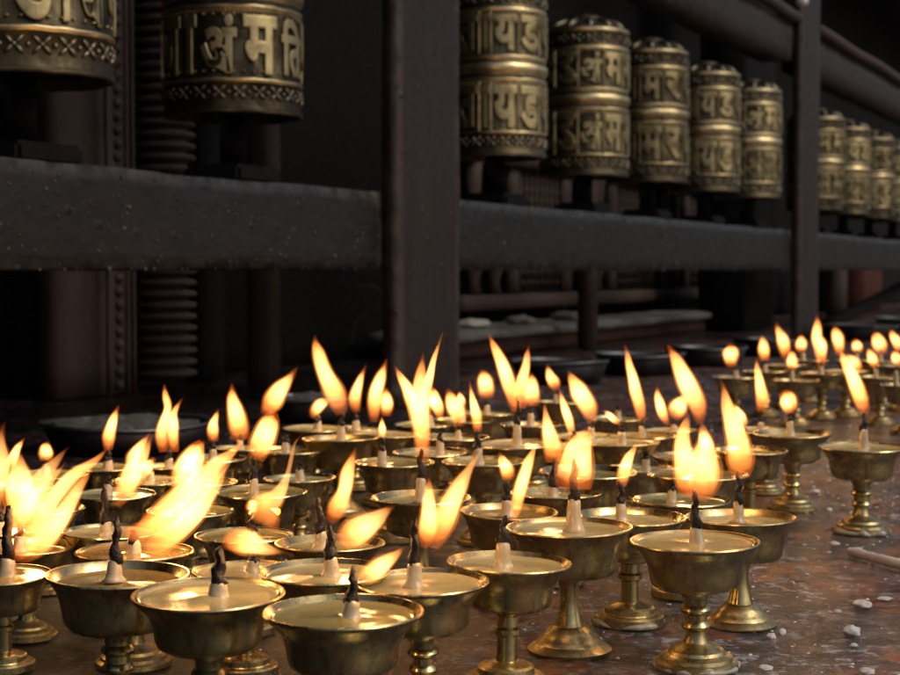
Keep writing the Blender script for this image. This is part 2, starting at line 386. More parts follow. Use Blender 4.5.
# a second carved jamb seen between the first and second wheels
# low carved window of the shrine
wroot = empty('lattice_window', rf(a_at(560, OW), OW, 0)); tag(wroot, 'carved lattice window low in the wall behind the long rail', 'window')
ow = OW-0.04
def wpart(name, a0, a1, z0, z1, o0=None, o1=None, mat=M_WIN):
    o0 = ow if o0 is None else o0; o1 = OW-0.004 if o1 is None else o1
    return part_of(box_rf(name, a0, a1, o0, o1, z0, z1, mat), wroot)
wa0, wa1 = a_at(455, ow), a_at(745, ow)
wpart('sill', wa0, wa1, 0.11, 0.16, ow-0.03); wpart('head_board', wa0, wa1, 0.56, 0.62, ow-0.02)
na_ = 7
for i in range(na_+1):
    a = wa0+(wa1-wa0)*i/na_; wpart('mullion', a-0.035, a+0.035, 0.162, 0.558)
bm = bmesh.new()
for i in range(na_):
    A0 = wa0+(wa1-wa0)*i/na_+0.035; A1 = wa0+(wa1-wa0)*(i+1)/na_-0.035
    if i % 2 == 1:
        for j in range(1, 9):
            a = A0+(A1-A0)*j/9; tube(bm, [rf(a, ow+0.018, z) for z in (0.16, 0.3, 0.56)], [0.006]*3, 6)
        for j in range(1, 12):
            z = 0.16+j*0.034; tube(bm, [rf(a, ow+0.022, z) for a in (A0, (A0+A1)/2, A1)], [0.005]*3, 6)
    else:
        for j in range(2):
            a = A0+(A1-A0)*(0.3+0.4*j)
            tube(bm, [rf(a, ow+0.012, z) for z in (0.16, 0.2, 0.24, 0.3, 0.36, 0.45, 0.56)], [0.025, 0.016, 0.03, 0.022, 0.034, 0.02, 0.03], 12)
part_of(finish('lattice', bm, [M_WIN]), wroot)

# stone ledge in front of the wall
lroot = empty('stone_ledge', rf(a_at(500, 1.78), 1.78, 0)); tag(lroot, 'low grey topped stone ledge at the foot of the shrine wall', 'ledge')
part_of(beam('ledge_top', a_at(452, 1.75), a_at(738, 1.75), 1.74, 2.0, 0.045, 0.075, M_LEDGE, rough=0.005, n=0.04, seed=3), lroot)
part_of(beam('ledge_front', a_at(453, 1.77), a_at(736, 1.77), 1.765, 2.0, 0.0, 0.0445, M_LEDGEF, rough=0.003, n=0.04, seed=4), lroot)
# rubbish lying on the ledge
for px, py, s, col, lab in ((566, 322, 0.035, M_LEDGE, 'crumpled pale lump of cloth on the stone ledge near the brown pillar'),
                            (520, 326, 0.03, M_LEDGE, 'small grey lump on the stone ledge behind the twin flames'),
                            (474, 337, 0.03, M_CRUMB, 'bluish white scrap on the ledge beside the nearer post')):
    bm = bmesh.new(); bmesh.ops.create_icosphere(bm, subdivisions=3, radius=1)
    for v in bm.verts: v.co *= 1+0.35*noise.noise(v.co*2.2+Vector((px, 0, 0))); v.co.z *= 0.5; v.co.x *= 1.5
    o = finish('cloth_scrap', bm, [col]); o.scale = (s, s, s); o.location = rf(a_at(px, 1.83), 1.83, 0.075+s*0.4); tag(o, lab, 'scrap')

# far end: brick pillar and leaning pole
a = a_at(873, 1.75); tag(box_rf('brick_pillar', a-0.28, a+0.28, 1.75, 1.95, 0, 0.37, M_BRICK), 'dull red brick pillar beyond the farther railing post', 'pillar')
a = a_at(838, 1.75); tag(box_rf('inner_pillar', a-0.08, a+0.10, 1.72, 1.8, 0, 0.37, M_WIN), 'dim brown pillar just beyond the farther railing post', 'pillar', 'plain pillars behind the railing')
bm = bmesh.new(); q0 = rf(a_at(828, 1.5), 1.5, z_at(828, 325, 1.5)); q1 = rf(a_at(915, 1.5), 1.5, z_at(915, 279, 1.5))
tube(bm, [q0.lerp(q1, i/6) for i in range(7)], [0.028]*7, 10); tag(finish('leaning_pole', bm, [M_SOOT]), 'dark pole leaning in front of the red brick pillar', 'pole')

# ------------------------------------------------------------------ trays standing under the railing
def tray(px, py, w, zr, lab, ash=True):
    P = on_z(px, py, zr); D = w*P.y/F; R = D/2
    root = empty('iron_tray', (P.x, P.y, 0), random.random()*6); tag(root, lab, 'tray', 'round iron trays under the railing')
    bm = bmesh.new()
    wob = lambda r, z, a: (r*(1+0.012*math.sin(3*a+px)), z*(1+0.05*math.sin(2*a+px)))
    lathe(bm, [(0, 0.001), (R*0.80, 0.001), (R*0.86, zr*0.3), (R*0.95, zr*0.9), (R*0.93, zr*0.92), (R*0.83, zr*0.35), (0, zr*0.3)], 48, wob=wob); finish('pan', bm, [M_IRON], root)
    bm = bmesh.new(); lathe(bm, [(R*0.935, zr*0.915), (R*0.97, zr*0.90), (R*1.0, zr*0.99), (R*0.985, zr*1.06), (R*0.945, zr*1.0), (R*0.935, zr*0.915)], 48, wob=wob); finish('rim', bm, [M_IRONRIM], root)
    if ash:
        bm = bmesh.new(); bmesh.ops.create_circle(bm, cap_ends=False, segments=48, radius=R*0.88); bm.free(); bm = bmesh.new()
        prof = [(R*0.90*(1-i/10), zr*0.86+0.012*math.sin(i/10*1.5)) for i in range(11)]
        lathe(bm, prof, 48, wob=lambda r, z, a: (r, z+0.008*noise.noise(Vector((r*math.cos(a)*60, r*math.sin(a)*60, px))))); finish('ash_fill', bm, [M_ASH], root)
tray(125, 422, 172, 0.035, 'ash filled iron tray below the carved door frame')
tray(312, 398, 90, 0.035, 'iron tray with bright rim at the foot of the reddish pillar')
tray(560, 361, 100, 0.045, 'iron tray just right of the nearer post behind the twin flames', False)
tray(640, 354, 92, 0.045, 'dark iron tray second along from the nearer post', False)
tray(706, 347, 84, 0.045, 'dark iron tray below the sooty pillar', False)
tray(768, 339, 72, 0.045, 'iron tray touching the foot of the farther post', False)
tray(858, 325, 82, 0.05, 'iron tray beyond the farther post under the leaning pole', False)
tray(905, 318, 60, 0.05, 'farthest iron tray at the edge of the view', False)

# ------------------------------------------------------------------ prayer wheels
WH, WR = 0.345, 0.104
OA = C0+0.115
def glyph_mesh(ch):
    cu = bpy.data.curves.new('glyph', 'FONT'); cu.body = ch; cu.size = 1.0; cu.extrude = 0.035; cu.offset = 0.018; cu.bevel_depth = 0.022; cu.bevel_resolution = 1
    o = bpy.data.objects.new('glyph', cu); COL.objects.link(o); dg = bpy.context.evaluated_depsgraph_get(); dg.update()
    me = bpy.data.meshes.new_from_object(o.evaluated_get(dg)); bpy.data.objects.remove(o)
    bm = bmesh.new(); bm.from_mesh(me); bpy.data.meshes.remove(me); return bm
GC = {}
def glyph(ch):
    if ch not in GC:
        bm = glyph_mesh(ch); xs = [v.co.x for v in bm.verts]; ys = [v.co.y for v in bm.verts]
        GC[ch] = (bm, min(xs), max(xs), min(ys), max(ys))
    return GC[ch]
def bead_ring(bm, R, z, n, r, zs=1.0):
    for k in range(n):
        a = 2*math.pi*k/n
        m = Matrix.Translation((R*math.cos(a), R*math.sin(a), z)) @ Matrix.Rotation(a, 4, 'Z') @ Matrix.Diagonal((0.8, 1, zs, 1))
        bmesh.ops.create_icosphere(bm, subdivisions=1, radius=r, matrix=m)
def on_drum(R, ang, z): return Vector((R*math.sin(ang), -R*math.cos(ang), z))
def letters_row(chars, z0, z1, bars):
    """raised script round the drum, first character centred at angle 0 and running to the reader's right"""
    bm = bmesh.new()
    nf = 44                                              # small raised fillers between and above the letters
    for q in range(nf):
        for zz in (z0+(z1-z0)*0.05, z1+0.0005):
            m = Matrix.Translation(on_drum(WR+0.0005, 2*math.pi*(q+0.5)/nf, zz)) @ Matrix.Diagonal((1.2, 1.2, 0.7, 1)); bmesh.ops.create_icosphere(bm, subdivisions=1, radius=0.0024, matrix=m)
    wt = [0.42 if ch in '\u093E\u093F' else 1.0 for ch in chars]; unit = 2*math.pi/sum(wt); pos = -wt[0]*unit/2
    for i, ch in enumerate(chars):
        cell = wt[i]*unit; ca = pos+cell/2; pos += cell
        g, x0, x1, y0, y1 = glyph(ch); src = g.copy()
        W = cell*WR*0.86; H = (z1-z0)
        geom = src.verts[:]+src.edges[:]+src.faces[:]
        for v in src.verts:
            v.co = Vector(((v.co.x-x0)/(x1-x0)*W-W/2, (v.co.y-y0)/(y1-y0)*H, v.co.z))
        k = -W/2+0.005
        while k < W/2:
            bmesh.ops.bisect_plane(src, geom=src.verts[:]+src.edges[:]+src.faces[:], plane_co=(k, 0, 0), plane_no=(1, 0, 0)); k += 0.005
        vm = {}
        for v in src.verts:
            rr = WR + 0.0005 + (v.co.z+0.057)*0.042
            vm[v.index] = None
        src.verts.index_update()
        new = [bm.verts.new(on_drum(WR+0.0002+(v.co.z+0.057)*0.034, ca+v.co.x/WR, z0+v.co.y)) for v in src.verts]
        for f in src.faces:
            try: bm.faces.new([new[v.index] for v in f.verts])
            except ValueError: pass
        src.free()
        if bars:
            a = ca+cell/2
            tube(bm, [on_drum(WR+0.001, a, z0-0.006+(z1-z0+0.012)*j/4) for j in range(5)], [0.0032]*5, 6)
    return bm
def pattern_band(bm, z, h, n, kind):
    for k in range(n):
        a = 2*math.pi*k/n
        for s in range(4):
            th = math.pi/4+s*math.pi/2
            pts = []
            for j in range(5):
                t = j/4*0.92+0.06
                pts.append(on_drum(WR+0.0012, a+math.cos(th)*t*math.pi/n, z+math.sin(th)*t*h/2))
            tube(bm, pts, [0.0008, 0.0022, 0.0030, 0.0022, 0.0008], 6)
        m = Matrix.Translation(on_drum(WR+0.001, a, z)); bmesh.ops.create_icosphere(bm, subdivisions=1, radius=0.0035, matrix=m)
        m = Matrix.Translation(on_drum(WR+0.001, a+math.pi/n, z)); bmesh.ops.create_icosphere(bm, subdivisions=1, radius=0.0035, matrix=m)
# drum proportions (fractions of height): lower band, letters, waist rings, letters, top band
def build_drum():
    H, R = WH, WR
    P = [(0, 0.012, 0), (R*0.9, 0.012, 0), (R*0.97, 0.0, 2), (R*1.015, 0.0, 2), (R*1.03, 0.004, 2), (R*1.012, 0.009, 0), (R, 0.012, 0), (R, 0.045, 0), (R*1.022, 0.047, 1), (R*1.024, 0.050, 1), (R, 0.053, 0), (R, 0.146, 0),
         (R, 0.150, 1), (R*1.025, 0.153, 1), (R*1.03, 0.157, 1), (R, 0.161, 0), (R*0.995, 0.166, 0), (R*1.0, 0.168, 1), (R*1.04, 0.173, 1), (R*1.052, 0.180, 1), (R*1.04, 0.187, 1), (R*1.0, 0.192, 0), (R*0.995, 0.195, 0),
         (R*1.018, 0.199, 1), (R*1.018, 0.203, 1), (R, 0.206, 0), (R, 0.292, 0), (R*1.02, 0.295, 1), (R*1.02, 0.299, 1), (R, 0.302, 0), (R, 0.334, 0), (R*1.02, 0.337, 1), (R*1.025, 0.341, 1), (R*0.99, 0.345, 2),
         (R*0.90, 0.350, 2), (R*0.72, 0.357, 2), (R*0.50, 0.368, 2), (R*0.42, 0.372, 2), (R*0.40, 0.378, 2), (R*0.22, 0.384, 2), (0, 0.386, 2)]
    bm = bmesh.new()
    wob = lambda r, z, a: (r*(1+0.004*math.sin(a*3+z*30)) , z + (0.0022*noise.noise(Vector((math.cos(a)*4, math.sin(a)*4, z*5))) if r > 0.02 else 0))
    lathe(bm, [(r, z) for r, z, m in P], 72, mats=[P[i+1][2] for i in range(len(P)-1)], wob=wob)
    n0 = len(bm.faces)
    pattern_band(bm, 0.0295, 0.028, 22, 0); pattern_band(bm, 0.318, 0.026, 18, 1)
    bead_ring(bm, WR*1.005, 0.1475, 110, 0.0024); bead_ring(bm, WR*1.005, 0.2095, 100, 0.0022); bead_ring(bm, WR*1.005, 0.2890, 100, 0.0022)
    for k in range(12):                                  # lotus petals round the cap
        a = 2*math.pi*k/12
        tube(bm, [Vector((r*math.cos(a), r*math.sin(a), z)) for r, z in ((WR*0.95, 0.346), (WR*0.8, 0.354), (WR*0.6, 0.363), (WR*0.48, 0.371))], [0.003, 0.010, 0.009, 0.003], 8)
    bm.faces.ensure_lookup_table()
    for f in bm.faces[n0:]: f.material_index = 2
    me = bpy.data.meshes.new('drum'); bmesh.ops.recalc_face_normals(bm, faces=bm.faces); bm.to_mesh(me); bm.free()
    me.polygons.foreach_set('use_smooth', [True]*len(me.polygons))
    for m in (M_DRUM, M_RING, M_CAP): me.materials.append(m)
    return me
DRUM = build_drum()
TEXTS = {'a': '\u092E|\u0921|\u093E|\u0905|\u0923|\u093F|\u092A|\u0926|\u0939|\u0923|\u092A|\u0926|\u0939|\u0905\u0902', 'b': '\u0905\u0902|\u092E|\u093F\u0924|\u092A|\u0926|\u0939|\u0923|\u092E|\u0924|\u091C|\u093E',
         'c': '\u092F|\u0921|\u092A|\u0926|\u092E|\u0939|\u0924|\u0930|\u092E|\u0939|\u0924|\u093E', 'd': '\u0905\u0902|\u092E|\u092E|\u092A|\u0926|\u0939|\u0924|\u0939|\u092E|\u0921|\u0930\u0941',
         'e': '\u092E|\u0930|\u092A|\u0926|\u0939|\u0905|\u0924|\u0939|\u0926|\u092E|\u092E'}
LET = {}
def letters_mesh(key, bars):
    if (key, bars) in LET: return LET[key, bars]
    out = []
    s = TEXTS[key].split('|')
    for z0, z1 in ((0.056, 0.143), (0.2125, 0.2855)):
        bm = letters_row(s, z0, z1, bars)
        me = bpy.data.meshes.new('lettering'); bmesh.ops.recalc_face_normals(bm, faces=bm.faces); bm.to_mesh(me); bm.free(); me.materials.append(M_LETTER); out.append(me)
    LET[key, bars] = out; return out
def wheel(px_right, key, bars, turn, lab, scale=1.0, tilt=0.0, zoff=0.0):
    # find the position along the axis line whose right silhouette falls at px_right
    lo, hi = -0.5, 14.0
    for _ in range(50):
        a = (lo+hi)/2; P = rf(a, OA); D = math.hypot(P.x, P.y); ang = math.atan2(P.x, P.y)+math.asin(min(0.99, WR*scale*1.02/D)); px = 450+F*math.tan(ang)
        if px < px_right: lo = a
        else: hi = a
    P = rf(a, OA); view = math.atan2(-P.x, P.y)
    root = empty('prayer_wheel', (P.x, P.y, ZB1)); tag(root, lab, 'prayer wheel', 'brass prayer wheels along the railing')
    z0 = 0.467-ZB1+zoff
    for nm, me in (('drum', DRUM), ('lettering', letters_mesh(key, bars)[0]), ('lettering', letters_mesh(key, bars)[1])):
        o = link_mesh(nm, me, root); o.location = (0, 0, z0); o.scale = (scale,)*3; o.rotation_euler = (tilt, 0, view+turn)
    o = link_mesh('spindle', SPIN, root); o.scale = (1, 1, z0+0.02)
    o = link_mesh('bearing_block', BLOCK, root); o.rotation_euler = (0, 0, -TH+0.05*random.random()); o.location = (0, 0, 0.012)
    return a
bm = bmesh.new(); lathe(bm, [(0, -0.02), (0.020, -0.02), (0.020, 1), (0, 1)], 20); sp = finish('spindle', bm, [M_SOOT]); SPIN = sp.data; bpy.data.objects.remove(sp)
bm = bmesh.new(); bmesh.ops.create_cube(bm, size=1.0, matrix=Matrix.Diagonal((0.10, 0.13, 0.028, 1))); bmesh.ops.bevel(bm, geom=bm.edges[:], offset=0.006, segments=2, affect='EDGES'); sp = finish('bearing_block', bm, [M_SOOT], smooth=False); BLOCK = sp.data; bpy.data.objects.remove(sp)
WHEELS = [
    (117, 'a', False, -0.35, 'nearest prayer wheel with hooked script and chipped lower lip, left of the second', 1.10, 0.005),
    (303, 'b', False, -0.20, 'second prayer wheel with rope beading over bold script, above the reddish pillar', 1.0, 0.0),
    (546, 'c', True, 0.18, 'prayer wheel partly behind the nearer railing post', 1.0, 0.0),
    (628, 'd', True, 0.15, 'fourth prayer wheel with rounded cap, next right of the one behind the post', 1.0, -0.012),
    (687, 'e', True, 0.1, 'middle one of the five prayer wheels between the posts', 1.0, -0.004),
    (739, 'c', True, 0.12, 'sixth prayer wheel, second before the farther post', 1.0, -0.006),
    (780, 'd', True, 0.2, 'seventh prayer wheel, last before the farther post', 1.0, -0.004),
    (843, 'e', True, 0.9, 'first prayer wheel beyond the farther post', 1.0, -0.01),
    (869, 'c', True, 0.4, 'second prayer wheel beyond the farther post', 1.0, -0.01),
    (893, 'd', True, 1.3, 'third prayer wheel beyond the farther post', 1.0, -0.01),
    (915, 'e', True, 0.3, 'farthest prayer wheel cut by the edge of the view', 1.0, -0.01)]
for px, key, bars, turn, lab, sc, zo in WHEELS: wheel(px, key, bars, turn, lab, sc, 0.0, zo)

# ------------------------------------------------------------------ butter lamps
# bowls, stems and feet in units of rim diameter; heights run to 1 = rim
BOWL = [(0.0, 0.600), (0.11, 0.600), (0.20, 0.612), (0.29, 0.630), (0.335, 0.660), (0.352, 0.70), (0.358, 0.76), (0.370, 0.82), (0.395, 0.875), (0.435, 0.925), (0.478, 0.965), (0.497, 0.985), (0.502, 0.996), (0.497, 1.006), (0.486, 1.006), (0.474, 0.992), (0.44, 0.955), (0.40, 0.91), (0.375, 0.86), (0.36, 0.80), (0.0, 0.78)]
BOWL2 = [(0.0, 0.600), (0.12, 0.600), (0.26, 0.606), (0.345, 0.625), (0.372, 0.66), (0.385, 0.74), (0.402, 0.82), (0.430, 0.90), (0.468, 0.955), (0.494, 0.982), (0.502, 0.994), (0.498, 1.006), (0.486, 1.006), (0.474, 0.992), (0.445, 0.945), (0.415, 0.88), (0.39, 0.80), (0.0, 0.78)]
STEMS = [
    [(0.0, 0.20), (0.10, 0.20), (0.082, 0.25), (0.080, 0.29), (0.105, 0.31), (0.115, 0.33), (0.105, 0.35), (0.088, 0.37), (0.088, 0.42), (0.112, 0.44), (0.122, 0.46), (0.112, 0.48), (0.095, 0.50), (0.098, 0.55), (0.12, 0.585), (0.13, 0.602), (0.0, 0.602)],
    [(0.0, 0.20), (0.115, 0.20), (0.090, 0.30), (0.075, 0.38), (0.072, 0.44), (0.076, 0.50), (0.088, 0.55), (0.11, 0.585), (0.13, 0.602), (0.0, 0.602)],
    [(0.0, 0.20), (0.085, 0.20), (0.080, 0.33), (0.082, 0.40), (0.11, 0.42), (0.11, 0.46), (0.085, 0.48), (0.083, 0.56), (0.11, 0.59), (0.125, 0.602), (0.0, 0.602)]]
FEET = [
    [(0.0, 0.0), (0.315, 0.0), (0.325, 0.012), (0.322, 0.045), (0.300, 0.060), (0.285, 0.065), (0.280, 0.090), (0.245, 0.110), (0.225, 0.115), (0.215, 0.140), (0.175, 0.165), (0.135, 0.180), (0.112, 0.20), (0.0, 0.20)],
    [(0.0, 0.0), (0.330, 0.0), (0.335, 0.015), (0.305, 0.040), (0.270, 0.062), (0.266, 0.072), (0.235, 0.100), (0.210, 0.125), (0.206, 0.134), (0.175, 0.165), (0.155, 0.185), (0.130, 0.202), (0.0, 0.202)],
    [(0.0, 0.0), (0.300, 0.0), (0.310, 0.012), (0.310, 0.075), (0.295, 0.090), (0.235, 0.095), (0.228, 0.105), (0.226, 0.150), (0.205, 0.168), (0.150, 0.175), (0.120, 0.195), (0.095, 0.202), (0.0, 0.202)]]
def lathe_me(name, prof, mat, seg=56, mats=None, seed=0, dent=0.006):
    bm = bmesh.new()
    lathe(bm, prof, seg, wob=lambda r, z, a: (r*(1+dent*math.sin(2*a+seed)+dent*0.5*math.sin(5*a+seed*2)), z+dent*0.6*math.sin(a+seed)*(z > 0.9)))
    me = bpy.data.meshes.new(name); bmesh.ops.recalc_face_normals(bm, faces=bm.faces); bm.to_mesh(me); bm.free()
    me.polygons.foreach_set('use_smooth', [True]*len(me.polygons)); me.set_sharp_from_angle(angle=math.radians(32)); me.materials.append(mat); return me
BOWL_ME = [lathe_me('bowl', b, M_BRASS, 64, seed=s) for b in (BOWL, BOWL2) for s in (0, 2.1)]
STEM_ME = [lathe_me('stem', s, M_BRASS, 32, dent=0.003) for s in STEMS]
FOOT_ME = [lathe_me('foot', s, M_FOOT, 48, seed=i) for i, s in enumerate(FEET)]
def butter_me(mat, seed, lvl):
    e = 0.462-(0.975-lvl)*0.75
    bm = bmesh.new(); prof = [(e, lvl+0.020), (e-0.007, lvl+0.008), (e-0.025, lvl+0.001), (e-0.06, lvl), (0.33, lvl), (0.25, lvl), (0.17, lvl+0.002), (0.10, lvl+0.008), (0.0, lvl+0.02)]
    lathe(bm, prof, 56, wob=lambda r, z, a: (r, z+0.004*noise.noise(Vector((r*math.cos(a)*7+seed*5, r*math.sin(a)*7, 0)))))
    me = bpy.data.meshes.new('butter'); bmesh.ops.recalc_face_normals(bm, faces=bm.faces); bm.to_mesh(me); bm.free()
    me.polygons.foreach_set('use_smooth', [True]*len(me.polygons)); me.materials.append(mat); return me
BUT_ME = {(i, q): butter_me(M_BUTTER[i], i*5+q, lv) for i in range(3) for q, lv in enumerate((0.975, 0.955, 0.93))}

FSEED = [0]
def flame(root, Y, chain, k=1.0):
    """chain: (px, py, full width in px) from the root of the flame to its tip, at the lamp's own distance"""
    FSEED[0] += 1; sd = FSEED[0]*3.7
    pts = catmull(chain, 7); n = len(pts)
    W = [at(p[0], p[1], Y) for p in pts]
    b, t = W[0].copy(), W[-1].copy(); L = (t-b).length; z = (t-b).normalized(); y = Vector((0, 1, 0)); x = y.cross(z).normalized(); y = z.cross(x).normalized()
    R = []
    for i, p in enumerate(pts):
        u = i/(n-1); r = max(0.00015, p[2]*Y/F/2)
        R.append(r*(1+0.11*noise.noise(Vector((u*3.2, sd, 0)))*min(1, u*4)))
        W[i] = W[i] + x*noise.noise(Vector((u*2.6, sd, 5)))*0.06*L*u*(1-u)*2 + y*noise.noise(Vector((u*2.0, sd, 9)))*0.16*L*u
    M = Matrix((x, y, z)).transposed(); Mi = M.inverted(); wmax = max(R)*2
    def shell(nm, i0, i1, f, mat, kk, parent):
        bm = bmesh.new(); idx = list(range(i0, i1+1)); m = len(idx)
        rr = [R[i]/L*f*min(1.0, (0.15+q*0.45))*min(1.0, 0.12+(m-1-q)*0.40) if f < 1 else R[i]/L for q, i in enumerate(idx)]
        tube(bm, [Mi @ (W[i]-b)/L for i in idx], rr, 18, flat=0.55, flatdir=Mi @ Vector((0, 1, 0)))
        for v in bm.verts:
            v.co.x += 0.012*noise.noise(Vector((v.co.x*14+sd, v.co.y*9, v.co.z*5)))*v.co.z
        o = finish(nm, bm, [mat], parent); o.color = (FLAME_K*kk/wmax/1000, 0, 0, 1); return o
    o = shell('flame', 0, n-1, 1.0, M_FLAME, k*0.85, root)
    o.matrix_local = Matrix.Translation(b-root.location) @ M.to_4x4() @ Matrix.Diagonal((L, L, L, 1))
    if n > 14: shell('bright_core', max(1, int(n*0.08)), int(n*0.90), 0.80, M_CORE, k*1.75, o)
    else: shell('bright_core', 1, n-2, 0.80, M_CORE, k*1.75, o)
    return b.lerp(t, 0.45), L
def wick(root, Y, wx, base_z_px, cone_px, top_px, lean=0.0, seed=0, char=True):
    """soaked cotton cone rising out of the butter, with its burnt end"""
    loc = root.location; s = Y/F
    b = at(wx, base_z_px, Y)-loc; c = at(wx+lean*0.2, cone_px, Y)-loc; t = at(wx+lean, top_px, Y)-loc
    rnd = random.Random(seed); r0 = (0.0045 if Y < 1.02 else 0.0039)*rnd.uniform(0.85, 1.1)
    bm = bmesh.new(); n = 7
    tube(bm, [b.lerp(c, i/n) for i in range(n+1)], [r0*(1.75, 1.30, 1.12, 1.04, 0.99, 0.94, 0.88, 0.76)[i] for i in range(n+1)], 14)
    for v in bm.verts: v.co += noise.noise_vector(v.co*240+Vector((seed, 0, 0)))*0.0007
    w = finish('wick', bm, [M_COTTON], root)
    if char:
        bm = bmesh.new(); n = 9
        P = []
        for i in range(n+1):
            q = (c-Vector((0, 0, 0.0015))).lerp(t, i/n); q = q+Vector((math.sin(i*1.1+seed)*0.0007, math.cos(i*1.3+seed)*0.0006, 0)); P.append(q)
        prof = (0.74, 0.84, 0.76, 0.62, 0.56, 0.50, 0.47, 0.46, 0.38, 0.16)
        tube(bm, P, [r0*prof[i]*rnd.uniform(0.9, 1.12) for i in range(n+1)], 12)
        for v in bm.verts: v.co += noise.noise_vector(v.co*380+Vector((seed, 3, 0)))*0.0015
        finish('charred_tip', bm, [M_CHAR], root).parent = w
LAMPS = []
def lamp(cx, cy_, w, lab, wx=None, cone=None, top=None, lean=0, kind=0, but=0, flames=(), bowl=None, glow=True, k=1.0):
    Y = 376/((cy_-270)+0.98*w)
    P = at(cx, cy_, Y); D = w*Y/F; H = P.z
    i = len(LAMPS); rnd = random.Random(i*7+1)
    root = empty('butter_lamp', (P.x, P.y, 0.0)); tag(root, lab, 'butter lamp', 'brass butter lamps burning on the stone platform')
    rz = rnd.random()*6.28; tx, ty = rnd.gauss(0, 0.012), rnd.gauss(0, 0.012)
    bi = rnd.randrange(4) if bowl is None else bowl
    for nm, me in (('bowl', BOWL_ME[bi]), ('stem', STEM_ME[kind]), ('foot', FOOT_ME[kind]), ('butter', BUT_ME[but, rnd.randrange(3)])):
        o = link_mesh(nm, me, root); o.scale = (D, D, H); o.rotation_euler = (tx, ty, rz) if nm != 'foot' else (0, 0, rz)
    if Y < 1.5 and (rnd.random() < 0.25 or lab.startswith(('lone', 'frontmost'))):
        bm = bmesh.new(); R0 = FEET[kind][0][0]; R0 = FEET[kind][1][0]*D
        tube_n = 60; prof = [(R0*0.97, 0.0), (R0*1.08, 0.0005), (R0*1.07, 0.003), (R0*1.0, 0.0042), (R0*0.97, 0.0042)]
        def wob(r, z, a, sd=i):
            q = noise.noise(Vector((math.cos(a)*3+sd, math.sin(a)*3, sd*2.7))); q2 = noise.noise(Vector((math.cos(a)*11+sd, math.sin(a)*11, sd)))
            return (r if z == 0 and r < R0 else R0*0.97+(r-R0*0.97)*max(0.5, 1+1.6*q+0.25*q2), z*max(0.15, 0.7+0.9*q))
        lathe(bm, prof, tube_n, wob=wob); finish('wax_crust', bm, [M_CRUST], root)
    mpx = F/Y                                     # pixels per metre here
    wx = cx if wx is None else wx
    cone = cy_-0.013*mpx if cone is None else cone
    top = cone-0.013*mpx if top is None else top
    wick(root, Y, wx, cy_+0.004*mpx, cone, top, lean, i)
    pos = None
    for fl in flames:
        pos, L = flame(root, Y, fl, k)
    if flames and glow:
        ld = bpy.data.lights.new('flame_glow', 'POINT'); ld.color = (1.0, 0.50, 0.17); ld.energy = GLOW_W*min(2.2, max(0.5, L/0.035)); ld.shadow_soft_size = 0.006
        lo = bpy.data.objects.new('flame_glow', ld); COL.objects.link(lo); lo.parent = root; lo.location = pos-root.location
    LAMPS.append((P.x, P.y, D, lab)); return root

# --- sharp front row
lamp(3, 574, 98, 'butter lamp cut by the picture edge with tall black wick, lowest at far left', 7, 558, 505, 1, 2, 2, [[(12, 560, 9), (24, 545, 20), (44, 512, 22), (72, 480, 18), (96, 459, 8), (110, 446, 1)], [(20, 562, 8), (44, 540, 24), (66, 508, 20), (82, 482, 10), (92, 468, 1)], [(8, 540, 8), (20, 520, 24), (36, 496, 18), (52, 478, 9), (66, 462, 1)]])
lamp(117, 574, 143, 'front lamp with tall thick black wick and glowing amber butter, beside the cut-off lamp', 114, 560, 516, 3, 0, 2, [[(118, 530, 6), (140, 534, 22), (170, 520, 26), (200, 495, 16), (222, 470, 6), (238, 446, 1)]], 2)
lamp(209, 593, 152, 'front lamp with flame blown flat to the right over cloudy butter', 218, 582, 546, 2, 0, 1, [[(222, 545, 8), (232, 541, 24), (248, 543, 31), (266, 549, 16), (288, 553, 1)]], 0)
lamp(343, 611, 160, 'lowest and widest front lamp, small wick leaning under a right-blown flame', 351, 600, 567, 3, 0, 0, [[(358, 583, 5), (368, 576, 21), (382, 566, 22), (395, 555, 11), (405, 546, 1)]], 0)
lamp(424, 581, 134, 'front lamp with two tongued flame blown right and pointed wick with red tip', 414, 563, 518, 1, 0, 1,
     [[(424, 548, 8), (428, 528, 22), (429, 505, 18), (429, 488, 10), (429, 476, 1)], [(432, 548, 14), (442, 522, 32), (456, 492, 22), (470, 468, 9), (485, 447, 1)]], 0)
lamp(506, 562, 126, 'front lamp with thick stub wick and slender upright flame leaning right', 503, 542, 516, 1, 2, 1, [[(512, 522, 6), (516, 508, 12), (522, 488, 15), (529, 465, 12), (535, 449, 5), (539, 438, 1)]], 1)
lamp(570, 527, 126, 'front lamp on tall bell foot with broad domed flame and tall pointed wick', 574, 499, 460, 0, 1, 1, [[(574, 489, 36), (575, 470, 42), (578, 455, 38), (584, 438, 22), (590, 426, 1)]], 3)
lamp(697, 541, 129, 'frontmost lamp on the right with large twin flame over curved black wick', 697, 527, 488, -3, 0, 1,
     [[(686, 497, 14), (684, 475, 23), (683, 450, 22), (684, 428, 12), (688, 412, 2)], [(697, 500, 22), (702, 482, 38), (704, 462, 36), (706, 444, 22), (704, 430, 10), (700, 419, 1)]], 1)
lamp(741, 517, 110, 'lamp just behind the frontmost right one, tall flame leaning left', 738, 501, 473, 1, 1, 1, [[(742, 478, 18), (741, 458, 30), (735, 432, 25), (728, 405, 15), (720, 378, 1)]], 3)
lamp(630, 516, 110, 'lamp on stepped round foot with small flame leaning right', 621, 502, 480, 0, 2, 1, [[(621, 486, 10), (623, 474, 15), (628, 461, 13), (633, 450, 7), (636, 442, 1)]], 3)
